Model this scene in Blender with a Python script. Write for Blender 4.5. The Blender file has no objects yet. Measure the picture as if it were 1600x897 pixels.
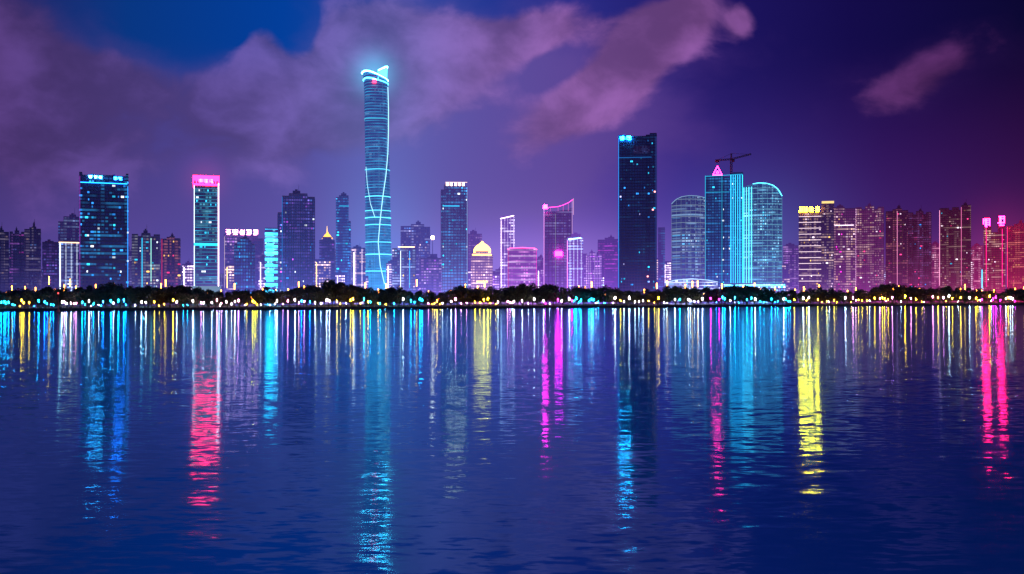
import bpy, math, random
from mathutils import Vector
random.seed(7)
col = bpy.context.scene.collection
HZ=463.0; CAMH=12.0; GZ=1.5
def C(r,g,b):
    f=lambda c:(c/255/12.92 if c/255<=0.04045 else ((c/255+0.055)/1.055)**2.4)
    return (f(r),f(g),f(b))
def sY(px): return 1052/(1-.52*(px-800)/1600)
def X(px,Y): return (px-800)/1600*Y
def Z(py,Y): return CAMH+(HZ-py)*Y/1600

# ---------- mesh helper ----------
class MB:
    def __init__(s): s.v=[]; s.f=[]
    def box(s,x0,x1,y0,y1,z0,z1):
        n=len(s.v)
        s.v+=[(x0,y0,z0),(x1,y0,z0),(x1,y1,z0),(x0,y1,z0),(x0,y0,z1),(x1,y0,z1),(x1,y1,z1),(x0,y1,z1)]
        s.f+=[tuple(n+i for i in q) for q in ((0,3,2,1),(4,5,6,7),(0,1,5,4),(1,2,6,5),(2,3,7,6),(3,0,4,7))]
    def prism(s,pts,y0,y1):   # pts (x,z)
        n=len(s.v); k=len(pts)
        s.v+=[(x,y0,z) for x,z in pts]+[(x,y1,z) for x,z in pts]
        s.f.append(tuple(range(n,n+k))); s.f.append(tuple(range(n+2*k-1,n+k-1,-1)))
        for i in range(k):
            j=(i+1)%k; s.f.append((n+j,n+i,n+k+i,n+k+j))
    def cone(s,cx,cy,z0,z1,r0,r1,k=8,ph=0):
        n=len(s.v)
        for z,r in((z0,r0),(z1,r1)):
            s.v+=[(cx+r*math.cos(ph+6.28318*i/k),cy+r*math.sin(ph+6.28318*i/k),z) for i in range(k)]
        for i in range(k):
            j=(i+1)%k; s.f.append((n+i,n+j,n+k+j,n+k+i))
        s.f.append(tuple(range(n+k-1,n-1,-1))); s.f.append(tuple(range(n+k,n+2*k)))
    def bar(s,a,b,r,k=4,r2=None):
        a=Vector(a); b=Vector(b); d=(b-a)
        if d.length<1e-6: return
        d.normalize(); u=d.cross(Vector((0,0,1)) if abs(d.z)<.95 else Vector((1,0,0))).normalized(); w=d.cross(u)
        n=len(s.v); r2=r if r2 is None else r2
        for p,rr in((a,r),(b,r2)):
            for i in range(k):
                t=6.28318*(i+.5)/k; s.v.append(tuple(p+u*math.cos(t)*rr+w*math.sin(t)*rr))
        for i in range(k):
            j=(i+1)%k; s.f.append((n+i,n+j,n+k+j,n+k+i))
        s.f.append(tuple(range(n+k-1,n-1,-1))); s.f.append(tuple(range(n+k,n+2*k)))
    def build(s,name,mat,parent=None,smooth=False):
        me=bpy.data.meshes.new(name); me.from_pydata(s.v,[],s.f); me.update()
        if mat: me.materials.append(mat)
        if smooth: me.polygons.foreach_set('use_smooth',[True]*len(me.polygons))
        o=bpy.data.objects.new(name,me); col.objects.link(o)
        if parent: o.parent=parent
        return o
def tag(o,label=None,cat=None,group=None,kind=None):
    if label:o['label']=label
    if cat:o['category']=cat
    if group:o['group']=group
    if kind:o['kind']=kind
    return o
def empty(name,loc,rz=0):
    o=bpy.data.objects.new(name,None); col.objects.link(o); o.location=loc; o.rotation_euler=(0,0,rz); o.empty_display_size=2; return o
def copy_tree(o,parent=None):
    c=o.copy(); col.objects.link(c); c.parent=parent
    for ch in list(o.children): copy_tree(ch,c)
    return c

# ---------- node helper ----------
class NT:
    def __init__(s,nt): s.nt=nt; s.n=nt.nodes; s.l=nt.links
    def put(s,inp,v):
        if v is None: return
        if isinstance(v,bpy.types.NodeSocket): s.l.new(v,inp)
        elif isinstance(v,(tuple,list)) and inp.type=='RGBA' and len(v)==3: inp.default_value=(*v,1)
        else: inp.default_value=v
    def m(s,op,a,b=None,c=None,clamp=False):
        x=s.n.new('ShaderNodeMath'); x.operation=op; x.use_clamp=clamp
        s.put(x.inputs[0],a); s.put(x.inputs[1],b); s.put(x.inputs[2],c); return x.outputs[0]
    def vm(s,op,a,b=None,sc=None):
        x=s.n.new('ShaderNodeVectorMath'); x.operation=op
        s.put(x.inputs[0],a); s.put(x.inputs[1],b)
        if sc is not None: s.put(x.inputs['Scale'],sc)
        return x.outputs[0]
    def comb(s,a,b,c):
        x=s.n.new('ShaderNodeCombineXYZ'); s.put(x.inputs[0],a); s.put(x.inputs[1],b); s.put(x.inputs[2],c); return x.outputs[0]
    def sep(s,a):
        x=s.n.new('ShaderNodeSeparateXYZ'); s.put(x.inputs[0],a); return x.outputs
    def mix(s,f,a,b):
        x=s.n.new('ShaderNodeMix'); x.data_type='RGBA'; s.put(x.inputs[0],f); s.put(x.inputs[6],a); s.put(x.inputs[7],b); return x.outputs[2]
    def noise(s,vec,scale,detail=3,rough=.5):
        x=s.n.new('ShaderNodeTexNoise'); s.put(x.inputs['Vector'],vec); x.inputs['Scale'].default_value=scale
        x.inputs['Detail'].default_value=detail; x.inputs['Roughness'].default_value=rough; return x
    def ss(s,v,a,b):
        x=s.n.new('ShaderNodeMapRange'); x.interpolation_type='SMOOTHSTEP'; s.put(x.inputs[0],v); x.inputs[1].default_value=a; x.inputs[2].default_value=b; return x.outputs[0]
    def ramp(s,f,stops):
        x=s.n.new('ShaderNodeValToRGB'); s.put(x.inputs[0],f); e=x.color_ramp.elements
        e[0].position=stops[0][0]; e[0].color=(*stops[0][1],1); e[1].position=stops[-1][0]; e[1].color=(*stops[-1][1],1)
        for p,c in stops[1:-1]:
            k=e.new(p); k.color=(*c,1)
        return x.outputs[0]
def newmat(name):
    m=bpy.data.materials.new(name); m.use_nodes=True; nt=m.node_tree; nt.nodes.clear(); k=NT(nt)
    out=nt.nodes.new('ShaderNodeOutputMaterial'); return m,k,out
def plain(name,c,rough=.6,var=.3,scale=.4,metal=0):
    m,k,out=newmat(name); p=k.n.new('ShaderNodeBsdfPrincipled')
    tc=k.n.new('ShaderNodeTexCoord'); nz=k.noise(tc.outputs['Object'],scale,4)
    k.put(p.inputs['Base Color'],k.mix(nz.outputs[0],tuple(a*(1-var) for a in c),tuple(a*(1+var) for a in c)))
    p.inputs['Roughness'].default_value=rough; p.inputs['Metallic'].default_value=metal
    k.l.new(p.outputs[0],out.inputs[0]); return m
_em={}
def em(c,s,samp=True):
    key=(tuple(round(a,4) for a in c),s,samp)
    if key in _em: return _em[key]
    m,k,out=newmat('lit'); e=k.n.new('ShaderNodeEmission'); e.inputs[0].default_value=(*c,1); e.inputs[1].default_value=s
    k.l.new(e.outputs[0],out.inputs[0])
    if not samp: m.cycles.emission_sampling='NONE'
    _em[key]=m; return m
CY=(.03,.6,1.0); CB=(.03,.3,1.0); WH=(.75,.85,1); GO=(1,.55,.12); YE=(1,.75,.05); PK=(1,.05,.25); MG=(1,.03,.65); PU=(.6,.1,1); WP=(1,.75,.95)

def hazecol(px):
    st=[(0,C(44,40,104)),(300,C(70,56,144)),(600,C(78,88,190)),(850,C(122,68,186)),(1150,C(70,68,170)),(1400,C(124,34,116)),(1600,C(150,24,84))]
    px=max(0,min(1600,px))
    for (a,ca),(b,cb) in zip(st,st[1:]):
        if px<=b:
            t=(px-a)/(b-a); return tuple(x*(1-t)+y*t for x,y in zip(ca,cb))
def facade(wall=(.03,.03,.06),glass=(.01,.015,.04),A=CY,B=WH,p=.15,s=1.5,cw=3.2,ch=3.8,band=None,vl=None,wash=None,haze=(0,0,0),hk=.1,lo=1.3,seed=0,mx=.2,mz=.38,zh=30,amb=.3):
    m,k,out=newmat('facade'); m.cycles.emission_sampling='NONE'
    s*=1.7; p*=1.05
    tc=k.n.new('ShaderNodeTexCoord'); x,y,z=k.sep(tc.outputs['Object'])[:3]
    u=k.m('ADD',x,y); u=k.m('ADD',u,500.3)
    cu=k.m('DIVIDE',u,cw); cv=k.m('DIVIDE',z,ch)
    fu=k.m('FRACT',cu); fv=k.m('FRACT',cv); iu=k.m('FLOOR',cu); iv=k.m('FLOOR',cv)
    wn=k.n.new('ShaderNodeTexWhiteNoise'); wn.noise_dimensions='3D'; k.put(wn.inputs['Vector'],k.comb(iu,iv,seed+.5))
    rc=k.sep(wn.outputs['Color'])
    big=k.noise(k.comb(k.m('MULTIPLY',iu,.16),k.m('MULTIPLY',iv,.12),seed*1.7),1.0,2).outputs[0]
    pr=k.m('MULTIPLY',k.m('POWER',k.m('MULTIPLY',big,2),4.5),p)
    lit=k.m('LESS_THAN',wn.outputs['Value'],pr)
    wm=k.m('MULTIPLY',k.m('MULTIPLY',k.m('GREATER_THAN',fu,mx),k.m('LESS_THAN',fu,1-mx*.6)),k.m('MULTIPLY',k.m('GREATER_THAN',fv,mz),k.m('LESS_THAN',fv,.88)))
    amt=k.m('MULTIPLY',k.m('MULTIPLY',lit,wm),k.m('MULTIPLY_ADD',k.m('POWER',rc[0],2.0),s*1.2,s*.12))
    e=k.vm('SCALE',k.mix(rc[1],A,B),None,amt)
    # whole lit floors and vertical shafts of light
    bn=k.noise(k.comb(k.m('MULTIPLY',u,.035),k.m('MULTIPLY',iv,.91),seed+3.3),1.0,1).outputs[0]
    vn=k.noise(k.comb(k.m('MULTIPLY',iu,.83),k.m('MULTIPLY',z,.008),seed+9.1),1.0,1).outputs[0]
    fl=k.m('MULTIPLY',k.m('ADD',k.ss(bn,.56,.7),k.m('MULTIPLY',k.ss(vn,.55,.7),.6)),k.m('MULTIPLY',k.m('GREATER_THAN',fv,mz),.5*s*min(1,p*2.2)))
    e=k.vm('ADD',e,k.vm('SCALE',k.mix(.5,A,B),None,fl))
    if band:
        bc,bs,bt,every=band
        fb=k.m('FRACT',k.m('DIVIDE',z,ch*every))
        bn=k.noise(k.comb(k.m('MULTIPLY',u,.05),k.m('MULTIPLY',k.m('FLOOR',k.m('DIVIDE',z,ch*every)),.73),seed),1.0,2).outputs[0]
        ba=k.m('MULTIPLY',k.m('LESS_THAN',fb,bt),k.m('MULTIPLY',k.m('POWER',k.m('MULTIPLY',bn,1.8),2.5),bs))
        e=k.vm('ADD',e,k.vm('SCALE',k.comb(*bc),None,ba))
    if vl:
        vc,vs_,vt,sp=vl
        fb=k.m('FRACT',k.m('DIVIDE',u,sp))
        va=k.m('MULTIPLY',k.m('LESS_THAN',fb,vt),vs_)
        e=k.vm('ADD',e,k.vm('SCALE',k.comb(*vc),None,va))
    e=k.vm('ADD',e,k.comb(*tuple(c*hk for c in haze)))  # city haze painted as emission: even term, then glow fading with height
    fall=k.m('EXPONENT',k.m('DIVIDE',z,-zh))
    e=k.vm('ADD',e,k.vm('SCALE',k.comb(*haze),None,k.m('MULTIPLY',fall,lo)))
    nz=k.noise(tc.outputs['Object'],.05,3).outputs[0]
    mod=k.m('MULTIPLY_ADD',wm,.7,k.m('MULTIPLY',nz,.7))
    for (wc,ws,wz) in ([wash] if wash else [])+[(haze,amb,110)]:  # uplight and haze wash painted into the emission, fading upward
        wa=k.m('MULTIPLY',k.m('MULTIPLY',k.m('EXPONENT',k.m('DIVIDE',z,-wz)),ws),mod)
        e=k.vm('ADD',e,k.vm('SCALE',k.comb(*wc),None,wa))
    pb=k.n.new('ShaderNodeBsdfPrincipled')
    k.put(pb.inputs['Base Color'],k.mix(wm,wall,glass)); k.put(pb.inputs['Roughness'],k.m('MULTIPLY_ADD',wm,-.35,.55))
    k.put(pb.inputs['Emission Color'],e); pb.inputs['Emission Strength'].default_value=1
    k.l.new(pb.outputs[0],out.inputs[0]); return m
def trim(c,haze,hk):
    m,k,out=newmat('trim'); m.cycles.emission_sampling='NONE'
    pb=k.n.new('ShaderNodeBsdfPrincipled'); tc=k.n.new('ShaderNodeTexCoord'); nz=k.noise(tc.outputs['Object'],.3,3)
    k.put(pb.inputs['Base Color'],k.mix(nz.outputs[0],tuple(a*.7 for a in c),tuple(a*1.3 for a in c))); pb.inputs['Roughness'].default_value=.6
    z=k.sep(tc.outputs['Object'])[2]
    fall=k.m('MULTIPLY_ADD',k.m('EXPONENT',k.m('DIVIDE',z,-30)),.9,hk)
    k.put(pb.inputs['Emission Color'],k.vm('SCALE',k.comb(*haze),None,fall)); pb.inputs['Emission Strength'].default_value=1  # haze glow painted into trim emission, stronger near the ground
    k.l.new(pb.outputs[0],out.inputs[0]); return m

# ---------- setting ----------
# water
m,k,out=newmat('water')
tc=k.n.new('ShaderNodeTexCoord'); ox,oy,oz=k.sep(tc.outputs['Object'])[:3]
vec=k.comb(k.m('MULTIPLY',ox,.42),oy,0)
n1=k.noise(vec,1.4,3,.55); n2=k.noise(vec,.2,2,.5); n3=k.noise(vec,.012,2,.5)
a1=k.sep(n1.outputs['Color']); a2=k.sep(n2.outputs['Color'])
gust=k.m('MULTIPLY_ADD',n3.outputs[0],.4,.8)
sy=k.m('MULTIPLY',k.m('ADD',k.m('MULTIPLY_ADD',a1[1],.20,-.10),k.m('MULTIPLY_ADD',a2[1],.04,-.02)),gust)
sx=k.m('MULTIPLY',k.m('ADD',k.m('MULTIPLY_ADD',a1[0],.03,-.015),k.m('MULTIPLY_ADD',a2[0],.004,-.002)),gust)
nrm=k.vm('NORMALIZE',k.comb(sx,sy,1.0))
g=k.n.new('ShaderNodeBsdfAnisotropic'); g.inputs['Color'].default_value=(.34,.84,1,1); g.inputs['Roughness'].default_value=.08; k.put(g.inputs['Normal'],nrm)
df=k.n.new('ShaderNodeBsdfDiffuse'); df.inputs[0].default_value=(.0,.24,.42,1)
fr=k.n.new('ShaderNodeFresnel'); fr.inputs[0].default_value=2.0
ms=k.n.new('ShaderNodeMixShader'); k.l.new(fr.outputs[0],ms.inputs[0]); k.l.new(df.outputs[0],ms.inputs[1]); k.l.new(g.outputs[0],ms.inputs[2]); k.l.new(ms.outputs[0],out.inputs[0])
M_water=m
def line(x): return 1052+.52*x
w=MB(); w.v=[(-4000,-600,0),(4000,-600,0),(4000,line(4000)+5,0),(-1500,line(-1500)+5,0),(-4000,line(-1500)+5,0)]; w.f=[(0,1,2,3,4)]
tag(w.build('water',M_water),kind='structure')
M_land=plain('land_soil',(.03,.028,.03),.9,.4,.05)
w=MB(); w.v=[(-1500,line(-1500),GZ),(4000,line(4000),GZ),(9000,9000,GZ),(-9000,9000,GZ),(-9000,line(-1500),GZ)]; w.f=[(0,1,2,3,4)]
tag(w.build('ground',M_land),kind='structure')
M_stone=plain('sea_wall_stone',(.03,.018,.026),.85,.5,.08)
def along(o):  # rotate local x along the shore
    o.location=(0,1052,0); o.rotation_euler=(0,0,math.atan(.52))
w=MB(); w.box(-1600,2600,-1.2,0,-2,GZ+.5); w.box(-1600,2600,-1.6,-1.2,-2,.6)
o=w.build('embankment',M_stone); along(o); tag(o,kind='structure')
M_pave=plain('promenade_paving',(.03,.022,.028),.85,.4,.3)
w=MB(); w.box(-1600,2600,0.2,9,GZ-.3,GZ+.12); o=w.build('path',M_pave); along(o); tag(o,kind='structure')

# ---------- buildings ----------
class Bd: pass
seedc=[0]
def B(name,label,x0,x1,yt,dY,d=36,rot=0,blocks=None,slab=None,fins=0,nwin=0,win=None,roof=True,hk=None,trimc=(.03,.03,.06),cat=None,group=None,body=None,parapet=True,Yabs=None,**mk):
    seedc[0]+=1; random.seed(seedc[0]*13+5)
    px=(x0+x1)/2; Y=Yabs or sY(px)+dY; u=(px-800)/1600; az=math.atan(u)
    b=Bd(); b.Y=Y; b.cx=px
    Wt=(x1-x0)*Y*math.cos(az)/1600
    r=math.radians(rot); Wd=max(4,(Wt-d*abs(math.sin(r)))/math.cos(r))
    b.W=Wd; b.d=d; b.k=Wd/(x1-x0)
    b.lx=lambda p:(p-px)*b.k
    b.lz=lambda p:Z(p,Y)-GZ
    b.H=b.lz(yt)
    b.root=empty(name,(X(px,Y+d/2),Y+d/2,GZ),-az+r)
    tag(b.root,label,cat or name.replace('_',' '),group)
    hz=hazecol(px)
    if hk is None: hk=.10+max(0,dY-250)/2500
    mk.setdefault('ch',3.8)
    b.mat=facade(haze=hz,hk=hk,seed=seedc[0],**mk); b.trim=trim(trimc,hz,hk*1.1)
    blocks=blocks or [(0,1,0,0)]
    b.blocks=[]
    mb=MB()
    for i,(f0,f1,dyp,fo) in enumerate(blocks):  # dyp: lower than top ; fo: front recess m
        bx0=-Wd/2+f0*Wd; bx1=-Wd/2+f1*Wd; hh=b.lz(yt+dyp)
        q=(bx0,bx1,-d/2+fo,d/2-fo*.7-.11*i,hh); b.blocks.append(q)
        if body is None: mb.box(q[0],q[1],q[2],q[3],0,hh)
    if body is not None: body(b,mb)
    mb.build('facade',b.mat,b.root)
    if slab:
        sb=MB()
        for i,q in enumerate(b.blocks):
            z=slab+.07*i
            while z<q[4]-.5:
                sb.box(q[0]-.3,q[1]+.3,q[2]-.35,q[3]+.3,z-.25,z+.25); z+=slab
        if fins:
            for i,q in enumerate(b.blocks):
                n=max(2,int(fins*(q[1]-q[0])/Wd))
                for j in range(n+1):
                    xx=q[0]+(q[1]-q[0])*j/n
                    sb.box(xx-.3,xx+.3,q[2]-.55,q[2]-.05,.5,q[4]-.4)
        sb.build('facade_frame',b.trim,b.root)
    if body is None and parapet:
        pb=MB()
        for i,q in enumerate(b.blocks):
            t=.5; z0=q[4]+.03; z1=q[4]+1.6
            pb.box(q[0],q[1],q[2],q[2]+t,z0,z1); pb.box(q[0],q[1],q[3]-t,q[3],z0,z1)
            pb.box(q[0],q[0]+t,q[2]+t,q[3]-t,z0,z1-.03); pb.box(q[1]-t,q[1],q[2]+t,q[3]-t,z0,z1-.03)
        pb.build('parapet',b.trim,b.root)
    if roof and body is None:
        q=max(b.blocks,key=lambda q:(q[1]-q[0])*(1 if q[4]>=b.H-1 else .3))
        cx=(q[0]+q[1])/2+random.uniform(-.1,.1)*(q[1]-q[0]); ww=(q[1]-q[0])*random.uniform(.18,.3); hh=random.uniform(3,6)
        pb=MB(); pb.box(cx-ww,cx+ww,q[2]+4,q[3]-4,q[4],q[4]+hh); pb.box(cx-ww*.4,cx+ww*.3,q[2]+7,q[3]-7,q[4]+hh,q[4]+hh+2)
        pb.build('plant_room',b.trim,b.root)
        if random.random()<.5:
            pb=MB(); xx=cx+ww*.6; pb.bar((xx,0,q[4]+hh),(xx,0,q[4]+hh+random.uniform(5,10)),.3,5,.1); pb.build('antenna',b.trim,b.root)
    if nwin:
        cols=win or [WH,CY]
        for i in range(nwin):
            q=random.choice(b.blocks)
            ch=mk['ch']
            xx=random.uniform(q[0]+2,q[1]-2); zz=(random.randint(3,max(4,int(q[4]/ch)-2))+.35)*ch
            w=random.choice([1.2,1.2,2,3])
            if xx+w>q[1]: xx=q[1]-w
            wb=MB(); wb.box(xx,xx+w,q[2]-.42,q[2]-.06,zz,zz+ch*.5)
            wb.build('lit_window',em(random.choice(cols),random.choice([.8,1.4,2.4]),False),b.root)
    return b
def strip(b,x0,y0,x1,y1,c,s,r=.5,off=1.2,name='light_strip',samp=True):
    mb=MB(); yy=-b.d/2-off
    mb.bar((b.lx(x0),yy,b.lz(y0)),(b.lx(x1),yy,b.lz(y1)),r); return mb.build(name,em(c,s,samp),b.root)
def glyphs(b,x0,x1,y0,y1,n,c,s,off=1.5,name='sign',back=True,seed=3):
    rnd=random.Random(seed); X0,X1=b.lx(x0),b.lx(x1); Z0,Z1=b.lz(y1),b.lz(y0); cw=(X1-X0)/n; mb=MB(); yy=-b.d/2-off; t=max(.35,(Z1-Z0)*.09)
    for i in range(n):
        a=X0+i*cw+cw*.1; e=X0+(i+1)*cw-cw*.1
        for j,f in enumerate(rnd.sample([.05,.3,.52,.75,.95],4)):
            zz=Z0+(Z1-Z0)*f; w0=rnd.uniform(0,.25)*cw; mb.box(a+w0,e-rnd.uniform(0,.2)*cw,yy,yy+.5,zz-t/2,zz+t/2)
        for j,f in enumerate(rnd.sample([.05,.35,.5,.65,.95],3)):
            xx=a+(e-a)*f; mb.box(xx-t/2,xx+t/2,yy-.1,yy+.4,Z0+rnd.uniform(0,.4)*(Z1-Z0),Z1)
        mb.box((a+e)/2-t*.4,(a+e)/2+t*.4,yy-.05,yy+.45,Z0,Z1)
    sg=mb.build(name,em(c,s),b.root)
    if back:
        mb=MB(); 
        for xx in (X0+1,(X0+X1)/2,X1-1): mb.box(xx-.2,xx+.2,yy+.6,yy+.9,Z0-3,Z1)
        mb.box(X0,X1,yy+.95,yy+1.2,Z0-.4,Z0); mb.box(X0+.8,X1-.8,yy+.85,yy+1,Z0-.3,Z0-.1)
        mb.build('sign_frame',b.trim,sg)
    return sg
def pyramid(b,x0,x1,y0,y1,mat,name='roof'):
    mb=MB(); r=(b.lx(x1)-b.lx(x0))/2; cx=(b.lx(x0)+b.lx(x1))/2; z0=b.lz(y0); z1=b.lz(y1)
    mb.cone(cx,0,z0,z0+(z1-z0)*.55,r*1.41,r*.6,4,math.pi/4); mb.cone(cx,0,z0+(z1-z0)*.55,z1,r*.5,.2,4,math.pi/4)
    return mb.build(name,mat,b.root)

AP=[(0,.3,4,1.5),(.3,.45,1,4),(.45,.72,0,0),(.72,1,3,2.2)]
AP2=[(0,.22,2,0),(.22,.34,5,3.5),(.34,.66,0,1),(.66,.78,5,3.6),(.78,1,2,.2)]
# left edge
B('apartment_tower','dark apartment tower cut by the left edge of the photo',-14,14,361,330,blocks=AP,slab=6.4,ch=3.2,p=.10,A=CB,B=GO,s=.8)
B('apartment_tower','dark apartment tower with stepped top, second from the left edge',15,38,362,300,blocks=AP2,slab=6.4,ch=3.2,p=.12,A=CB,B=MG,s=.8)
B('apartment_tower','dark apartment tower with peaked top beside the left hazy low block',38,64,356,320,blocks=AP,slab=6.4,ch=3.2,p=.12,A=GO,B=CB,s=.8)
B('office_block','hazy low block in the gap left of the white lit striped block',66,93,380,420,ch=3.6,p=.15,A=PU,B=CB,s=.5,slab=7.2)
B('office_tower','slate blue tower rising behind the white lit striped block',91,124,340,420,blocks=[(0,.25,8,1),(.25,1,0,0)],p=.15,A=CB,B=WH,s=.5,slab=7.6,hk=.35)
b=B('office_block','low white striped block with gold roof line, left of the wide navy skyscraper',92,124,379,250,ch=3.6,p=.35,A=WH,B=CB,s=.7,vl=(WH,.45,.22,5.5),slab=7.2,hk=.3)
strip(b,92,379,124,379,(1,.6,.3),3.5,.6); strip(b,94,380,94,452,WH,4,.5)
# 5
b=B('skyscraper','wide dark navy skyscraper with blue window dots and white signs on its crown, at left',124,201,273,240,d=45,blocks=[(0,.06,-1,0),(.06,.24,3,1.5),(.24,.29,1,.4),(.29,.68,2,1.6),(.68,.73,1,.5),(.73,.95,3,1.4),(.95,1,-1,.1)],slab=3.9,ch=3.9,cw=4,p=.14,A=CB,B=CY,s=.9,wall=(.012,.018,.06),nwin=60,win=[CB,CB,CY,WH],hk=.05,lo=.6,amb=.2,roof=False,wash=((.01,.08,.6),.06,500))
glyphs(b,138,160,275,279,3,(.04,.45,1),60,seed=1); glyphs(b,176,192,276,280,2,(.01,.2,1),70,seed=2)
strip(b,126,286,199,286,(.01,.25,1),7,.5); strip(b,125,276,125,450,PU,.6,.3); strip(b,200,290,200,452,CB,2,.4)
mb=MB(); mb.box(b.lx(124),b.lx(197),-b.d/2-2.2,-b.d/2-.7,b.lz(410),b.lz(406)); mb.build('sky_bridge',b.trim,b.root)
mb=MB(); mb.box(b.lx(121),b.lx(203),-b.d/2-8,-b.d/2-1,0,b.lz(449)); mb.build('podium',b.trim,b.root)
# 6
b=B('apartment_tower','dark apartment tower with teal and white light columns, right of the wide navy skyscraper',206,250,366,260,blocks=AP2,slab=3.3,ch=3.3,p=.2,A=CY,B=GO,s=.8,nwin=14,win=[CY,GO,WH])
strip(b,222,372,222,450,CY,2,.4); strip(b,236,372,236,440,(.4,1,.9),1.6,.4)
b=B('apartment_tower','reddish apartment tower beside the teal striped one, with warm windows',251,282,371,300,blocks=AP,slab=3.3,ch=3.3,p=.2,A=PK,B=GO,s=.7,wall=(.12,.03,.05),nwin=10,win=[PK,GO])
strip(b,253,374,253,446,PK,.9,.35)
B('office_block','small low block between reddish apartment tower and the red crowned tower',283,301,419,420,ch=3.4,p=.3,A=CY,B=WH,s=.7,slab=6.8)
# 8 red crown
b=B('skyscraper','slim tower with glowing red crown, white edge lights and teal floor lines',303,341,287,280,d=40,slab=4.1,ch=4.1,cw=3.5,p=.16,A=CY,B=(.3,1,.9),s=.7,band=(CY,1.0,.16,1),hk=.12,roof=False,nwin=20,win=[WH,CY],wash=((.02,.2,.5),.10,300))
mb=MB(); x0,x1=b.lx(302),b.lx(342)
for i in range(9):
    xx=x0+(x1-x0)*i/8; mb.box(xx-.6,xx+.6,-b.d/2-1,-b.d/2+.2,b.lz(288),b.lz(275))
mb.box(x0-.5,x1+.5,-b.d/2-1.2,b.d/2,b.lz(276.5),b.lz(274.5)); mb.box(x0,x1,-b.d/2-.9,b.d/2,b.lz(290),b.lz(287))
mb.build('crown',em((1,.004,.035),42),b.root)
glyphs(b,310,335,280,286,3,(1,.02,.09),60,seed=5,back=False)
strip(b,341.5,286,341.5,452,(1,.7,.85),7,.6); strip(b,303.5,290,303.5,452,WH,3,.4)
mb=MB(); mb.box(b.lx(303),b.lx(341),-b.d/2-1.5,-b.d/2-.2,b.lz(384),b.lz(380)); mb.build('light_band',em(CY,1.8),b.root)
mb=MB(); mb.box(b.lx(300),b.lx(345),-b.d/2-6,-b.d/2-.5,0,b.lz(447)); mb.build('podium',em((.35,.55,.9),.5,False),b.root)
# 9
b=B('office_block','mauve block with a row of pale pink rooftop letters, behind small round topped blue tower',350,412,368,420,ch=3.8,p=.2,A=PU,B=WP,s=.6,slab=7.6,hk=.5,roof=False,blocks=[(0,.85,0,0),(.85,1,6,1)])
glyphs(b,352,404,359,367,5,(1,.28,.5),18,seed=6); strip(b,351,370,351,450,WP,.8,.3)
def archtop(pts):
    def f(b,mb):
        P=[(b.lx(x),b.lz(y)) for x,y in pts]; mb.prism([(P[0][0],0)]+P+[(P[-1][0],0)],-b.d/2,b.d/2)
    return f
b=B('office_tower','small blue tower with a rounded stepped top, in front of the rooftop letters',366,398,374,240,d=30,blocks=[(0,.15,9,1),(.15,.3,4,.5),(.3,.7,0,0),(.7,.85,4,.5),(.85,1,9,1)],slab=3.8,fins=8,p=.25,A=CB,B=CY,s=.7,wall=(.03,.06,.2),hk=.2,nwin=12,win=[CY,CB],wash=((.02,.12,.6),.25,200))
b=B('office_block','slim block with bright cyan floor bands like a ladder',414,434,358,260,d=24,slab=7.4,p=.6,A=CY,B=(.3,.9,1),s=1.2,band=(CY,3.5,.5,2),ch=3.7,hk=.4,roof=False)
for i in range(11):
    mb=MB(); z=b.lz(366+i*8); mb.box(b.lx(416.5),b.lx(427),-b.d/2-.9,-b.d/2-.1,z-1.3,z+1.3)
    mb.build('light_panel',em(CY,6),b.root)
# 12
b=B('skyscraper','dark indigo tower with comb like fins and a stepped left shoulder',434,492,304,300,d=42,blocks=[(0,.12,30,2),(.12,.3,4,.6),(.3,.8,0,0),(.8,1,5,.7)],slab=3.8,fins=16,p=.16,A=CB,B=PU,s=.6,wall=(.04,.05,.16),hk=.16,nwin=26,win=[CB,PU,WH],wash=((.03,.08,.5),.12,400))
strip(b,441,308,441,450,CB,.8,.35)
b=B('office_tower','tower with small golden spired pyramid roof, right of the dark indigo tower',499,523,372,380,d=28,slab=7.4,p=.2,A=PU,B=CB,s=.6,hk=.3,roof=False,blocks=[(0,.2,5,.7),(.2,.8,0,0),(.8,1,5,.7)])
pyramid(b,503,520,372,360,em((1,.42,.08),2.6)); mb=MB(); mb.bar((0,0,b.lz(362)),(0,0,b.lz(352)),.5,5,.15); mb.build('spire',em((1,.6,.2),3),b.root)
b=B('office_tower','slender blue tower just left of the tallest twisted tower',525,548,307,420,d=26,slab=3.8,blocks=[(0,.2,3,.5),(.2,.85,0,0),(.85,1,40,2)],p=.2,A=CB,B=CY,s=.7,hk=.32,wall=(.04,.06,.16),nwin=8,win=[CY],wash=((.03,.15,.6),.2,300))
strip(b,530,322,545,322,CY,1.2,.5)
b=B('office_block','low hazy block with a white light strip between slender blue tower and twisted tower',549,571,389,360,slab=7.4,p=.3,A=WP,B=GO,s=.9,hk=.4,vl=(WP,.5,.2,9))
strip(b,553,395,553,448,WP,7,.6)

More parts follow.
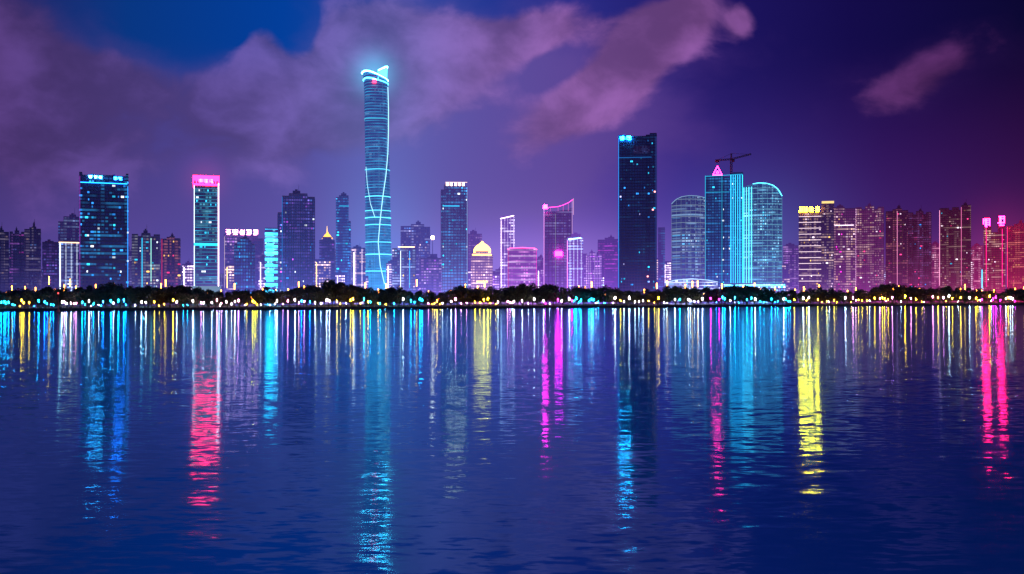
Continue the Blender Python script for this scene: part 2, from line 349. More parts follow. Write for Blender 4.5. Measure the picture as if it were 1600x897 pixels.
# 16 the twisted tower
Y=1500; px=590; az=math.atan((px-800)/1600)
T=Bd(); T.d=38; T.Y=Y; T.root=empty('twisted_skyscraper',(X(px,Y),Y,GZ),-az); tag(T.root,'tallest tower of the skyline, twisted cyan glass with a glowing slanted crown','skyscraper')
T.k=Y*math.cos(az)/1600; T.lx=lambda p:(p-px)*T.k; T.lz=lambda p:Z(p,Y)-GZ; T.trim=trim((.05,.1,.15),hazecol(590),.3)
def prof(py): # left,right by height
    pts=[(455,571,612),(400,571,611),(330,571,610),(260,571,608.5),(200,570,607),(150,569.5,606),(125,568,606),(112,565,606),(104,564.5,606)]
    for (a,l0,r0),(c,l1,r1) in zip(pts,pts[1:]):
        if py>=c:
            t=(a-py)/(a-c); t=max(0,min(1,t)); return l0+(l1-l0)*t, r0+(r1-r0)*t
    return pts[-1][1:]
def ring(py,grow=0,K=40):
    l,r=prof(py); cx=(T.lx(l)+T.lx(r))/2; hw=(T.lx(r)-T.lx(l))/2+grow
    tw=math.radians(110*(455-py)/350)
    mxx=0; P=[]
    for i in range(K):
        t=2*math.pi*i/K; c,s=math.cos(t),math.sin(t); rr=(abs(c)**3.2+abs(s)**3.2)**(-1/3.2)
        x=rr*math.cos(t+tw); y=rr*math.sin(t+tw); P.append((x,y)); mxx=max(mxx,abs(x))
    return [(cx+x/mxx*hw,y/mxx*hw) for x,y in P]
def ztop(x,z,py): # slanted crown: left lip high, sweeping down to the right
    f=max(0,(140-py)/27); q=max(0,min(1,(x+20)/38)); return z+f*(2-15*q**1.4)
def loft(mb,pys,grow=0,K=40,cap=True):
    n0=len(mb.v)
    for py in pys:
        for x,y in ring(py,grow,K): mb.v.append((x,y,ztop(x,T.lz(py),py)))
    for a in range(len(pys)-1):
        for i in range(K):
            j=(i+1)%K; mb.f.append((n0+a*K+i,n0+a*K+j,n0+(a+1)*K+j,n0+(a+1)*K+i))
    if cap: mb.f.append(tuple(range(n0+(len(pys)-1)*K,n0+len(pys)*K)))
mb=MB(); pys=[463.5-(463.5-113.5)*i/90 for i in range(91)]; loft(mb,pys)
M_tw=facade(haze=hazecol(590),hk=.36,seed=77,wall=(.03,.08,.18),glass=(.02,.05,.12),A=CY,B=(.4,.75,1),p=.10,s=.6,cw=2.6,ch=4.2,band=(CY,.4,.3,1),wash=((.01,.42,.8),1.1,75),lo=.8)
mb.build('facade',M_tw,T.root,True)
mb=MB(); py=440
while py>134:
    loft(mb,[py,py-.35],.4,40,True)
    py-=4.2
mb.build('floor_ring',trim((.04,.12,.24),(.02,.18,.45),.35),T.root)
for tpy,s_ in ((308,2.4),(266,1.5),(188,.8),(330,2),(341,2.8),(352,2),(379,2),(398,3.2),(424,2.4)):
    mb=MB(); loft(mb,[tpy+.6,tpy-.6],.7,40); mb.build('light_ring',em((.1,.7,1),s_),T.root)
for tpy,s_ in ((126,8),(116,40)):
    mb=MB(); loft(mb,[tpy+1,tpy-1],.9,40); mb.build('crown_band',em((.07,.66,1),s_),T.root)
# curved fin rising at the right rear of the crown
mb=MB(); fp=[]
for i in range(17):
    t=i/16; a=math.radians(-75+200*t); x=T.lx(586.5)+16.8*math.cos(a); y=17*math.sin(a)
    zt=T.lz(104.5)-26*(abs(t-.36)**1.5)*1.6
    fp.append((x,y,min(zt-1.5,T.lz(127)),zt))
n=len(mb.v)
for x,y,za,zb in fp: mb.v+=[(x,y,za),(x*1.04,y*1.04,zb),(x-.7,y-.3,zb),(x-.7,y-.3,za)]
for i in range(16):
    a=n+4*i; c=a+4
    for q in range(4): mb.f.append((a+q,c+q,c+(q+1)%4,a+(q+1)%4))
mb.f+=[(n,n+1,n+2,n+3),(n+67,n+66,n+65,n+64)]
fin=mb.build('crown',em((.05,.5,.85),6),T.root)
mb=MB()
for a,c in zip(fp,fp[1:]): mb.bar((a[0]*1.04,a[1]*1.04,a[3]+.3),(c[0]*1.04,c[1]*1.04,c[3]+.3),1.1)
mb.build('light_strip',em((.08,.66,1),50),fin)
mb=MB(); mb.cone(T.lx(585),-T.d/2-2.5,T.lz(134),T.lz(129),3,2.2,8); mb.build('beacon',em((1,.01,.03),22),T.root)
def fronty(x,py):
    best=None
    R=ring(py,.9)
    for i in range(len(R)):
        a,b_=R[i],R[(i+1)%len(R)]
        if (a[0]-x)*(b_[0]-x)<=0 and abs(a[0]-b_[0])>1e-6:
            t=(x-a[0])/(b_[0]-a[0]); y=a[1]+(b_[1]-a[1])*t
            if best is None or y<best: best=y
    return best if best is not None else 0
for rr,path in ((.7,[(606,138),(607,170),(607,205),(606,240),(603,275),(598,310),(594,345),(591,380),(594,415),(602,450)]),(.4,[(572,262),(574,290),(579,320),(587,345)])):
    mb=MB(); pts=[]
    for (xa,ya),(xb,yb) in zip(path,path[1:]):
        for i in range(6):
            t=i/6; xx=T.lx(xa+(xb-xa)*t); yy=ya+(yb-ya)*t; pts.append((xx,fronty(xx,yy)-.5,T.lz(yy)))
    for a,c in zip(pts,pts[1:]): mb.bar(a,c,rr)
    mb.build('light_ribbon',em((.4,.85,1),1.8),T.root)
mb=MB(); mb.box(T.lx(607),T.lx(616),-26,-16,0,T.lz(427)); o=mb.build('lit_screen',em((.1,.75,1),7),T.root)
# 17
b=B('office_tower','pale slab tower right of the twisted tower, flat roofed',626,672,352,420,slab=3.8,ch=3.8,p=.2,A=CB,B=WP,s=.6,hk=.42,blocks=[(0,.35,3,1),(.35,.8,0,0),(.8,1,4,1.2)],nwin=10,win=[WP,CB])
b=B('apartment_tower','short block with warm rooftop lights at the right foot of the twisted tower',613,650,388,260,blocks=AP2,slab=3.4,ch=3.4,p=.3,A=WP,B=CY,s=.8,hk=.3,nwin=8,win=[WP,GO])
strip(b,622,386,648,386,(1,.45,.25),6,.6); strip(b,640,392,640,450,CB,3,.4); strip(b,626,392,626,450,WH,3,.35)
b=B('office_block','low purple block with a glowing white ball on its mast',655,690,405,300,slab=3.6,ch=3.6,p=.3,A=PU,B=WP,s=.8,hk=.35)
mb=MB(); mb.bar((b.lx(676),0,b.lz(405)),(b.lx(676),0,b.lz(372)),.5,5,.3); o=mb.build('mast',b.trim,b.root)
mb=MB(); mb.cone(b.lx(676),0,b.lz(373),b.lz(370),1.6,2.4,8); mb.cone(b.lx(676),0,b.lz(370),b.lz(367),2.4,1.4,8); mb.build('lamp',em((1,.5,.4),22),o)
# 19
b=B('skyscraper','tower with white lit crown and cyan lower floors, left of the golden domed tower',689,731,290,300,d=38,slab=3.8,p=.2,A=CY,B=CB,s=.7,wall=(.05,.08,.2),hk=.26,blocks=[(0,.12,8,1),(.12,.85,0,0),(.85,1,3,1.2)],wash=(CY,.45,45),fins=9,nwin=20,win=[CY,WH],roof=False)
for x in (699,705,712,718,724):
    mb=MB(); mb.box(b.lx(x)-1.3,b.lx(x)+1.3,-b.d/2-1,-b.d/2,b.lz(290),b.lz(286)); mb.build('crown_lamp',em((1,.6,.4),18),b.root)
strip(b,696,285,730,285,(1,.7,.6),2,.4); strip(b,692,322,718,322,CY,2,.5); strip(b,730,292,730,450,(.4,.5,1),1,.35)
b=B('office_block','narrow mauve block behind the golden domed tower',730,753,367,420,slab=7.4,p=.2,A=PU,B=WP,s=.6,hk=.45)
b=B('domed_tower','low tower with a bright golden domed crown beside the narrow mauve block',736,770,394,300,d=30,slab=3.6,ch=3.6,p=.5,A=GO,B=WP,s=1,hk=.4,roof=False,cat='tower',blocks=[(0,.2,6,.7),(.2,.8,0,0),(.8,1,6,.7)],wash=((1,.5,.3),.6,50))
mb=MB(); rr=(b.lx(767)-b.lx(740))/2; cx=b.lx(753.5); Q=[(394,1.0),(389,.98),(385,.8),(382,.55),(379.5,.25),(376,.05)]
for (ya,ra),(yb,rb) in zip(Q,Q[1:]): mb.cone(cx,0,b.lz(ya),b.lz(yb),rr*ra,rr*rb,14)
mb.build('dome',em((1,.45,.06),11),b.root); strip(b,738,398,768,398,(1,.45,.05),14,.8); strip(b,745,440,762,440,(1,.45,.05),14,.8)
b=B('office_tower','slim white floodlit tower with a bright cap, left of the pink flat roofed block',782,804,339,320,d=24,slab=3.8,p=.5,A=WP,B=WH,s=.8,hk=.7,vl=(WP,.35,.25,4),roof=False)
strip(b,782,342,803,337,(1,.7,.9),6,.6); strip(b,783,345,783,450,WP,3,.35); strip(b,803,345,803,450,(.8,.6,1),2,.35)
b=B('office_block','block with flat pink lit roof line, left of the slant roofed magenta tower',793,839,388,250,d=30,slab=None,body=archtop([(793,390),(797,388),(816,387),(835,388),(839,390)]),p=.3,A=MG,B=WP,s=.6,hk=.45,fins=6,wash=((.8,.05,.45),.2,120),band=(WP,.3,.3,2))
for a,c in zip([(793,390),(797,388),(816,387),(835,388)],[(797,388),(816,387),(835,388),(839,390)]): strip(b,*a,*c,(1,.05,.2),7,.6)
strip(b,838,392,838,450,MG,1.2,.3); strip(b,794,392,794,450,PK,.9,.3)
b=B('skyscraper','violet tower with an open slanted magenta roof frame and needle spire at its right corner',849,895,330,310,d=36,body=archtop([(849,331),(870,330),(886,327),(895,324)]),p=.12,A=WP,B=CB,s=.6,ch=3.7,hk=.24,slab=None,wash=((.2,.15,.7),.14,200))
T0=[(849,325),(860,324),(872,323),(880,320.5),(888,317),(895,312)]
for a,c in zip(T0,T0[1:]): strip(b,*a,*c,(1,.04,.4),5,.45,name='roof_frame')
for x,y in T0[1:-1]: strip(b,x,y,x,330,(.8,.15,.6),1.2,.3,name='roof_frame')
mb=MB(); z=8
while z<b.lz(336):
    mb.box(b.lx(851),b.lx(893),-b.d/2-.5,-b.d/2-.05,z-.3,z+.3); z+=7.4
for x in (851,857,863,869,875,881,887,893): mb.box(b.lx(x)-.35,b.lx(x)+.35,-b.d/2-.7,-b.d/2-.06,2,b.lz(333))
mb.build('facade_frame',b.trim,b.root)
strip(b,850,326,850,452,(.9,.35,1),2,.35); strip(b,894,314,894,452,(.8,.45,1),1.2,.35); strip(b,896,310,896,336,(1,.5,.8),1.2,.3,name='spire'); strip(b,868,334,868,450,WH,.4,.25)
mb=MB(); mb.cone(b.lx(873),-b.d/2-2,b.lz(400),b.lz(393),5,5,10); mb.build('round_sign',em((1,.006,.45),60),b.root)
mb=MB(); mb.cone(b.lx(852),-b.d/2-2,b.lz(326),b.lz(320),3.4,2.4,8); mb.build('beacon',em((1,.004,.3),160),b.root)
b=B('office_block','white and blue floodlit block right of the slanted roof tower',886,911,372,260,d=26,slab=3.7,ch=3.7,p=.5,A=WH,B=CB,s=1.0,hk=.7,vl=(WH,.5,.25,5))
strip(b,888,374,908,372,(.3,.7,1),9,.7); strip(b,886.5,376,886.5,452,(.9,.2,1),2.6,.45)
b=B('apartment_tower','pinkish purple low apartment block left of the tall black blue tower',911,940,396,300,blocks=AP2,slab=3.3,ch=3.3,p=.35,A=WP,B=PU,s=.8,hk=.6,vl=(WP,.2,.2,6))
B('apartment_tower','mauve apartment tower partly hidden by the tall black blue tower',934,970,372,400,blocks=AP,slab=3.3,ch=3.3,p=.25,A=MG,B=PU,s=.6,hk=.45)
# 26 tall dark
b=B('skyscraper','tall black blue monolith tower with cyan sign at its top left',966,1026,211,270,d=44,rot=0,blocks=[(0,.2,1,.5),(.2,.72,3,1.4),(.72,.82,1,2.6),(.82,1,-1,0)],slab=4,ch=4,cw=3.4,p=.03,A=CB,B=CY,s=.5,wall=(.006,.02,.07),glass=(.004,.018,.08),trimc=(.005,.02,.07),hk=.03,roof=False,fins=14,nwin=30,win=[CB,CB,CY,(.5,.5,1)],lo=.3,amb=.1,wash=((.0,.12,.6),.09,400))
glyphs(b,968,988,213,218,2,(.006,.5,1),130,seed=11,back=False); strip(b,966.5,216,966.5,450,CB,1.8,.35)
strip(b,967,246,1018,246,CB,.7,.35); strip(b,1025,214,1025,450,(.1,.2,1),.4,.35)
mb=MB(); mb.box(b.lx(990),b.lx(1015),-b.d/2-.8,-b.d/2-.1,b.lz(240),b.lz(228)); mb.build('louvre_panel',facade(haze=hazecol(1000),hk=.05,p=.3,A=CB,B=(.3,.3,1),s=.2,cw=2,ch=2,seed=4,amb=.1,lo=.2),b.root)
for yy,xx in ((300,1023),(328,1020),(432,1012)):
    mb=MB(); mb.cone(b.lx(xx),-b.d/2-1.4,b.lz(yy+1),b.lz(yy-1),1,1,6); mb.build('beacon',em((1,.3,.3),5),b.root)
B('office_tower','sliver of a teal tower showing right of the tall monolith tower',1028,1039,357,400,d=20,slab=7.4,p=.2,A=CY,B=CB,s=.5,hk=.35,roof=False)
# curved glass
def curved(pts,bulge,seg=16):
    def top(px):
        for (a,ya),(c,yc) in zip(pts,pts[1:]):
            if px<=c: return ya+(yc-ya)*(px-a)/(c-a)
        return pts[-1][1]
    def f(b,mb):
        b.top=top; b.fy=lambda t:-b.d/2+bulge*((2*t-1)**2)
        n=len(mb.v); x0,x1=pts[0][0],pts[-1][0]
        for i in range(seg+1):
            t=i/seg; p=x0+(x1-x0)*t; x=b.lx(p); z=b.lz(top(p)); y=b.fy(t)
            mb.v+=[(x,y,0),(x,y,z),(x,b.d/2,z),(x,b.d/2,0)]
        for i in range(seg):
            a=n+4*i; c=a+4; mb.f+=[(a,c,c+1,a+1),(a+1,c+1,c+2,a+2),(a+2,c+2,c+3,a+3)]
        mb.f+=[(n,n+1,n+2,n+3),(n+4*seg+3,n+4*seg+2,n+4*seg+1,n+4*seg)]
    return f
def grid(b,x0,x1,c,s,nv,hstep,r=.28,seg=16,t0=0,t1=1):
    mb=MB(); zmax=b.lz(min(b.top(x0+(x1-x0)*i/20) for i in range(21)))
    for j in range(nv+1):
        t=t0+(t1-t0)*j/nv; p=x0+(x1-x0)*t; mb.bar((b.lx(p),b.fy(t)-.5,3),(b.lx(p),b.fy(t)-.5,b.lz(b.top(p))),r*.55)
    z=8
    while z<zmax:
        for i in range(seg):
            a=t0+(t1-t0)*i/seg; e=t0+(t1-t0)*(i+1)/seg; pa=x0+(x1-x0)*a; pe=x0+(x1-x0)*e
            if z<b.lz(b.top(pa)) and z<b.lz(b.top(pe)): mb.bar((b.lx(pa),b.fy(a)-.5,z),(b.lx(pe),b.fy(e)-.5,z),r*1.5)
        z+=hstep
    return mb.build('glazing_grid',em(c,s,False),b.root)
def rim(b,x0,x1,c,s,r=.8,seg=20,t0=0):
    mb=MB()
    for i in range(seg):
        a=t0+(1-t0)*i/seg; e=t0+(1-t0)*(i+1)/seg; pa=x0+(x1-x0)*a; pe=x0+(x1-x0)*e
        mb.bar((b.lx(pa),b.fy(a)-.8,b.lz(b.top(pa))+.4),(b.lx(pe),b.fy(e)-.8,b.lz(b.top(pe))+.4),r)
    return mb.build('roof_light',em(c,s),b.root)
b=B('curved_glass_tower','round fronted glass tower with a white grid and gently curved top, left of crane tower',1049,1102,306,250,d=46,cat='tower',body=curved([(1049,317),(1056,311),(1065,307.5),(1078,306),(1090,306.5),(1102,308)],16),p=.3,A=CY,B=WH,s=.6,ch=4,hk=.2,wall=(.03,.07,.16),wash=((.03,.2,.6),.2,140))
grid(b,1049,1102,(.5,.7,1),.42,7,8,.28); rim(b,1049,1102,(.4,.7,1),.7,.4)
b=B('podium_building','wide low stadium like podium with white floor lines below the round fronted tower',1038,1122,436,170,d=40,cat='building',body=curved([(1038,442),(1055,438),(1080,436),(1105,438),(1122,441)],14),p=.5,A=WH,B=CY,s=.8,ch=4,band=(WH,.9,.3,1),hk=.3)
rim(b,1038,1122,(.5,.75,1),1.8,.4)
b=B('skyscraper','blue glass tower with a crane and a red white triangle emblem on its roof',1102,1161,275,280,d=44,blocks=[(0,.06,1,0),(.06,.44,0,1),(.44,.5,1,.2),(.5,.68,3,1.2),(.68,.74,-3,.1),(.74,1,-4,1.3)],slab=4,ch=4,cw=3,p=.2,A=CY,B=CB,s=.7,wall=(.02,.07,.2),glass=(.01,.05,.18),hk=.12,fins=12,wash=((.02,.35,.9),.22,130),roof=False,nwin=24,win=[CY,WH])
for x,s_ in ((1102,1),(1128,.6),(1142,3.2),(1145.5,2.2),(1149,2.6),(1152.5,2.2),(1156,2.6),(1160,3.2)): strip(b,x,274,x,446,CY,s_,.5,1.5)
strip(b,1103,300,1140,300,CY,.9,.35); strip(b,1102,275,1160,273,CY,1.4,.35)
mb=MB(); yy=-b.d/2+2
for k_,(hw,y0,y1) in enumerate(((7,272.5,259),(2.2,270,266))):
    P=[(b.lx(1121-hw),b.lz(y0)),(b.lx(1121+hw),b.lz(y0)),(b.lx(1121),b.lz(y1))]
    for a,c in zip(P,P[1:]+P[:1]): mb.bar((a[0],yy,a[1]),(c[0],yy,c[1]),.5)
mb.build('triangle_emblem',em((1,.006,.12),100),b.root)
crX,crY,crZ=b.root.location.x+b.lx(1143),b.root.location.y,GZ+b.lz(276)
b=B('arched_glass_tower','glass tower with a cyan lit arched top and glowing grid, right of the crane tower',1161,1222,287,260,d=46,cat='tower',body=curved([(1161,290),(1172,287.5),(1186,286),(1198,287),(1208,290),(1216,296),(1222,306)],12),p=.3,A=CY,B=(.4,.8,1),s=.8,ch=4,hk=.2,wall=(.03,.09,.18),wash=((.02,.4,.8),.3,140))
grid(b,1161,1222,(.25,.7,1),.6,8,7.5,.3); rim(b,1161,1222,(.08,.7,1),5,.5,20,.25)
for x in (1162,1166,1170,1174): 
    mb=MB(); t=(x-1161)/61; mb.bar((b.lx(x),b.fy(t)-1,5),(b.lx(x),b.fy(t)-1,b.lz(291)),.45); mb.build('light_strip',em((.08,.7,1),4),b.root)
b=B('lit_podium','low brightly lit cyan podium below the arched glass tower',1130,1228,444,150,d=30,cat='building',p=.9,A=CY,B=WH,s=1.8,ch=4,slab=4,hk=.3,roof=False)
strip(b,1132,446,1226,446,(.05,.6,1),12,.7)
B('office_block','dim violet block in the gap left of the yellow signed building',1224,1249,385,500,slab=7.4,p=.25,A=PU,B=WP,s=.6,hk=.45)
# 33
b=B('office_block','dark block with white floor lines and a yellow rooftop sign',1248,1303,333,260,d=40,blocks=[(0,.65,0,0),(.65,1,-15,1.5)],slab=3.8,p=.2,A=GO,B=WP,s=.8,hk=.12,wall=(.05,.02,.06),nwin=20,win=[WP,GO],roof=False)
for i in range(12): strip(b,1248,338+i*9.2,1283,338+i*9.2,(1,.75,.85),1.8,.4)
glyphs(b,1247,1281,323,331,4,(1,.42,.003),190,seed=14)
mb=MB(); mb.box(b.lx(1284),b.lx(1303),-b.d/2+1,b.d/2-4,b.lz(318),b.lz(314.5)); mb.build('roof_canopy',em((1,.7,.25),1.2),b.root)
b=B('office_block','broad magenta tinted block with lit top floors, right of the yellow signed building',1303,1337,325,290,d=40,slab=3.8,p=.25,A=WP,B=GO,s=.8,hk=.22,blocks=[(0,.5,0,0),(.5,1,2,1)],nwin=16,win=[WP,MG],wash=((1,.08,.5),.08,200))
strip(b,1304,352,1334,352,WP,3,.6)
b=B('apartment_tower','pinkish apartment tower with vertical fins, left of the dark plum pair',1337,1381,323,300,d=36,slab=3.4,ch=3.4,p=.2,A=WP,B=GO,s=.7,hk=.26,blocks=AP2,fins=8,nwin=16,win=[WP,PK],wash=((1,.08,.4),.09,200)); strip(b,1337,326,1337,448,(1,.5,.9),2,.4)
b=B('apartment_tower','dark plum apartment tower with lit edge, left one of the tall close pair',1384,1419,327,320,slab=3.4,ch=3.4,p=.12,A=GO,B=MG,s=.7,hk=.10,amb=.15,blocks=AP,fins=8,nwin=12,win=[WP,PK],wash=((1,.04,.2),.04,250)); strip(b,1402,330,1402,446,(1,.3,.6),1.4,.4)
b=B('apartment_tower','dark plum apartment tower with blue dots, right one of the tall close pair',1419,1455,331,300,slab=3.4,ch=3.4,p=.12,A=PK,B=CB,s=.7,hk=.10,amb=.15,blocks=AP2,fins=8,nwin=12,win=[CB,PK],wash=((1,.04,.2),.04,250))
B('apartment_tower','low hazy rose block in the gap left of the maroon tower',1454,1469,382,440,d=24,slab=7,p=.25,A=PK,B=WP,s=.6,hk=.4)
b=B('apartment_tower','maroon apartment tower with rose edge lines, tallest near the right edge',1468,1517,322,290,d=40,slab=3.4,ch=3.4,p=.10,A=GO,B=WP,s=.7,hk=.08,amb=.15,wall=(.06,.02,.05),blocks=[(0,.3,4,0),(.3,.4,7,3),(.4,.62,3,1),(.62,.7,7,3.1),(.7,1,0,.3)],nwin=14,win=[PK,WP,CY],wash=((1,.04,.15),.04,250)); strip(b,1468,328,1468,446,(1,.35,.6),2.2,.4); strip(b,1502,324,1502,446,(1,.2,.5),1.4,.4)
B('office_block','thin pale rose block left of the twin red sign tower',1519,1536,385,400,d=24,slab=7,p=.3,A=WP,B=PK,s=.8,hk=.5)
b=B('twin_sign_tower','tower topped by two glowing red signs near the right edge',1537,1571,356,280,d=36,cat='tower',slab=3.6,ch=3.6,p=.2,A=GO,B=WP,s=.8,hk=.2,blocks=[(0,.35,0,0),(.35,.65,8,3),(.65,1,0,.2)],roof=False,nwin=10,win=[PK,WP],wash=((1,.02,.12),.14,200))
glyphs(b,1535,1548,341,355,1,(1,.003,.05),190,seed=21); glyphs(b,1557,1571,338,353,1,(1,.003,.05),190,seed=22)
for x in (1541,1566): strip(b,x,358,x,448,(1,.01,.2),3.5,.4)
b=B('apartment_tower','red lit apartment tower at the right edge of the photo',1573,1612,350,300,slab=3.4,ch=3.4,p=.2,A=PK,B=GO,s=.8,hk=.25,blocks=AP,wash=((1,.03,.1),.18,150)); strip(b,1574,354,1574,448,(1,.02,.15),3,.4)
# distant filler
random.seed(99)
px=-30
while px<1640:
    w=random.uniform(18,34); yt=random.uniform(385,425)
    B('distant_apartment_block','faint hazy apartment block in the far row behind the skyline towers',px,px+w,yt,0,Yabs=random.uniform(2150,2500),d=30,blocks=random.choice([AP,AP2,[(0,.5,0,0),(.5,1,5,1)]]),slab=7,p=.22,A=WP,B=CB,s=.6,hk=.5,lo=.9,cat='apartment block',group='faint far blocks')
    px+=w+random.uniform(2,14)
random.seed(123); px=206
while px<1540:
    st=random.getstate()
    w=random.uniform(12,26); yt=random.uniform(404,436); cc=random.choice([WP,GO,PU,CY,WP])
    b=B('low_lit_block','low lit block peeping between the tower bases above the tree line',px,px+w,yt,0,Yabs=sY(px)+360+random.uniform(0,100),d=24,slab=3.5,ch=3.5,p=.5,A=cc,B=WP,s=1.1,hk=.45,lo=1.5,cat='building',group='low lit blocks at tower bases',roof=random.random()<.6)
    strip(b,px+3,yt+3,px+3,450,cc,5,.5)  # bright strip added on each block to feed streaks in the water
    random.setstate(st); random.random(); px+=w+random.uniform(6,30)

# crane
cr=empty('tower_crane',(crX,crY,crZ)); tag(cr,'dark tower crane standing on the roof of the blue glass tower','crane')
sc=crY/1600
M_cr=plain('crane_steel',(.03,.028,.04),.5,.2,1)
def lattice(mb,a,b_,h,n,r=.42):
    a=Vector(a); b_=Vector(b_); d=(b_-a).normalized(); u=Vector((0,1,0)); w=d.cross(u).normalized()
    cs=[u*h+w*h,u*-h+w*h,u*-h-w*h,u*h-w*h]
    for c in cs: mb.bar(a+c,b_+c,r)
    L=(b_-a)/n
    for i in range(n):
        for q in range(4):
            mb.bar(a+L*i+cs[q],a+L*(i+1)+cs[(q+1)%4],r*.7)
top=(276-246)*sc
mb=MB(); lattice(mb,(0,0,0),(0,0,top),1.2,9); mb.build('mast',M_cr,cr)
mb=MB(); lattice(mb,(0,0,top),(31*sc,0,top+8*sc),.9,11); mb.build('jib',M_cr,cr)
mb=MB(); lattice(mb,(0,0,top),(-25*sc,0,top-2*sc),.9,7); mb.build('counter_jib',M_cr,cr)
mb=MB(); mb.box(-25*sc,-19*sc,-1.4,1.4,top-5*sc,top-1.5*sc); mb.build('counterweight',M_cr,cr)
mb=MB(); mb.box(1.5,4.5,-1.5,1.5,top-4,top-.6); mb.box(1.2,4.7,-1.7,1.7,top-.6,top-.3); mb.build('operator_cab',M_cr,cr)
mb=MB(); lattice(mb,(0,0,top),(0,0,top+9*sc),.7,3); mb.build('tower_head',M_cr,cr)
mb=MB(); mb.bar((0,0,top+9*sc),(29*sc,0,top+7.6*sc),.25); mb.bar((0,0,top+9*sc),(-22*sc,0,top-1.5*sc),.25); mb.build('tie_cable',M_cr,cr)

# ---------- trees ----------
m,k,out=newmat('foliage'); tc=k.n.new('ShaderNodeTexCoord'); nz=k.noise(tc.outputs['Object'],.35,4)
pb=k.n.new('ShaderNodeBsdfPrincipled'); k.put(pb.inputs['Base Color'],k.ramp(nz.outputs[0],[(.3,(.008,.014,.01)),(.55,(.022,.042,.016)),(.7,(.05,.08,.02))])); pb.inputs['Roughness'].default_value=.7
k.l.new(pb.outputs[0],out.inputs[0]); M_leaf=m
M_bark=plain('bark',(.05,.035,.03),.9,.4,2)
def tree_proto(seed,wide,H=16):
    r=random.Random(seed); root=empty('promenade_tree',(0,0,0))
    mb=MB(); mb.bar((0,0,0),(0.2,0,H*.3),.45,7,.3)
    cl=[]
    for i in range(12):
        a=r.uniform(0,6.28); q=r.uniform(.1,.85)*wide; z=H*r.uniform(.26,.82)
        cl.append((q*math.cos(a),q*math.sin(a),z,r.uniform(2.2,3.8)))
        mb.bar((.2,0,H*r.uniform(.18,.3)),(cl[-1][0]*.8,cl[-1][1]*.8,z),.2,5,.06)
    cl.append((0,0,H*.82,2.6))
    mb.build('trunk',M_bark,root)
    lf=MB()
    for (cx,cy,cz,R) in cl:
        for i in range(95):
            v=Vector((r.gauss(0,1),r.gauss(0,1),r.gauss(0,1))).normalized()*R*r.uniform(.45,1.08); v.z*=.75
            p=Vector((cx,cy,cz))+v; s=r.uniform(.4,.8)
            a=Vector((r.gauss(0,1),r.gauss(0,1),r.gauss(0,1))).normalized(); c=a.orthogonal().normalized(); e=a.cross(c)
            n=len(lf.v); lf.v+=[tuple(p+c*s),tuple(p+e*s*.6),tuple(p-c*s),tuple(p-e*s*.6)]; lf.f.append((n,n+1,n+2,n+3))
    lf.build('crown',M_leaf,root); return root
protos=[tree_proto(i+40,w) for i,w in enumerate((5.5,6.5,4.5,7,5))]
used=set()
secs=[(120,'below the left edge apartment towers'),(290,'below the wide navy skyscraper'),(430,'below the red crowned tower'),(560,'below the dark indigo tower'),(700,'below the tallest twisted tower'),(840,'below the golden domed tower'),(1030,'below the tall monolith tower'),(1240,'below the crane tower'),(1460,'below the magenta blocks'),(9999,'below the twin red signs')]
def sec(px):
    for a,t in secs:
        if px<a: return t
def env(px): # tree top height profile
    return 450+3.5*math.sin(px*.021)+2.5*math.sin(px*.057+1)+1.5*math.sin(px*.13)-7*math.exp(-((px-530)/35)**2)-3*math.exp(-((px-150)/60)**2)-2*math.exp(-((px-880)/90)**2)
random.seed(3)
def plant(px,off,yt,row):
    i=random.randrange(5); Y=sY(px)+off; h=max(7,Z(yt,Y)-GZ)
    if i in used: o=copy_tree(protos[i])
    else: o=protos[i]; used.add(i)
    s=h/16*1.08; o.location=(X(px,Y),Y,GZ); o.rotation_euler=(0,0,random.uniform(0,6.28)); o.scale=(s*random.uniform(.9,1.15),s*random.uniform(.9,1.1),s)
    t='dark leafy tree in the waterfront row, ' if row==0 else 'shadowy tree showing behind the waterfront row, '
    tag(o,t+sec(px),'tree','trees '+('on the waterfront ' if row==0 else 'behind the waterfront ')+sec(px))
px=-25
while px<1625:
    plant(px,random.uniform(14,34),env(px)+random.uniform(0,6),0); px+=random.uniform(8.5,12)
px=-20
while px<1625:
    plant(px,random.uniform(60,110),env(px)-random.uniform(-2,3),1); px+=random.uniform(13,19)
for i in range(5):
    if i not in used: plant(100+i*200,30,455,0)
# undergrowth
lf=MB(); r=random.Random(8)
for i in range(14000):
    x=r.uniform(-560,900); d=r.uniform(9,20); z=GZ+r.random()**1.1*5*(1+.5*math.sin(x*.05)); y=line(x)+d
    s=r.uniform(.5,1.0); a=Vector((r.gauss(0,1),r.gauss(0,1),r.gauss(0,1))).normalized(); c=a.orthogonal().normalized(); e=a.cross(c); p=Vector((x,y,z))
    n=len(lf.v); lf.v+=[tuple(p+c*s),tuple(p+e*s*.6),tuple(p-c*s),tuple(p-e*s*.6)]; lf.f.append((n,n+1,n+2,n+3))
tag(lf.build('shrubbery',M_leaf),'dark low shrubs massed along the whole waterfront under the trees','shrubs',kind='stuff')

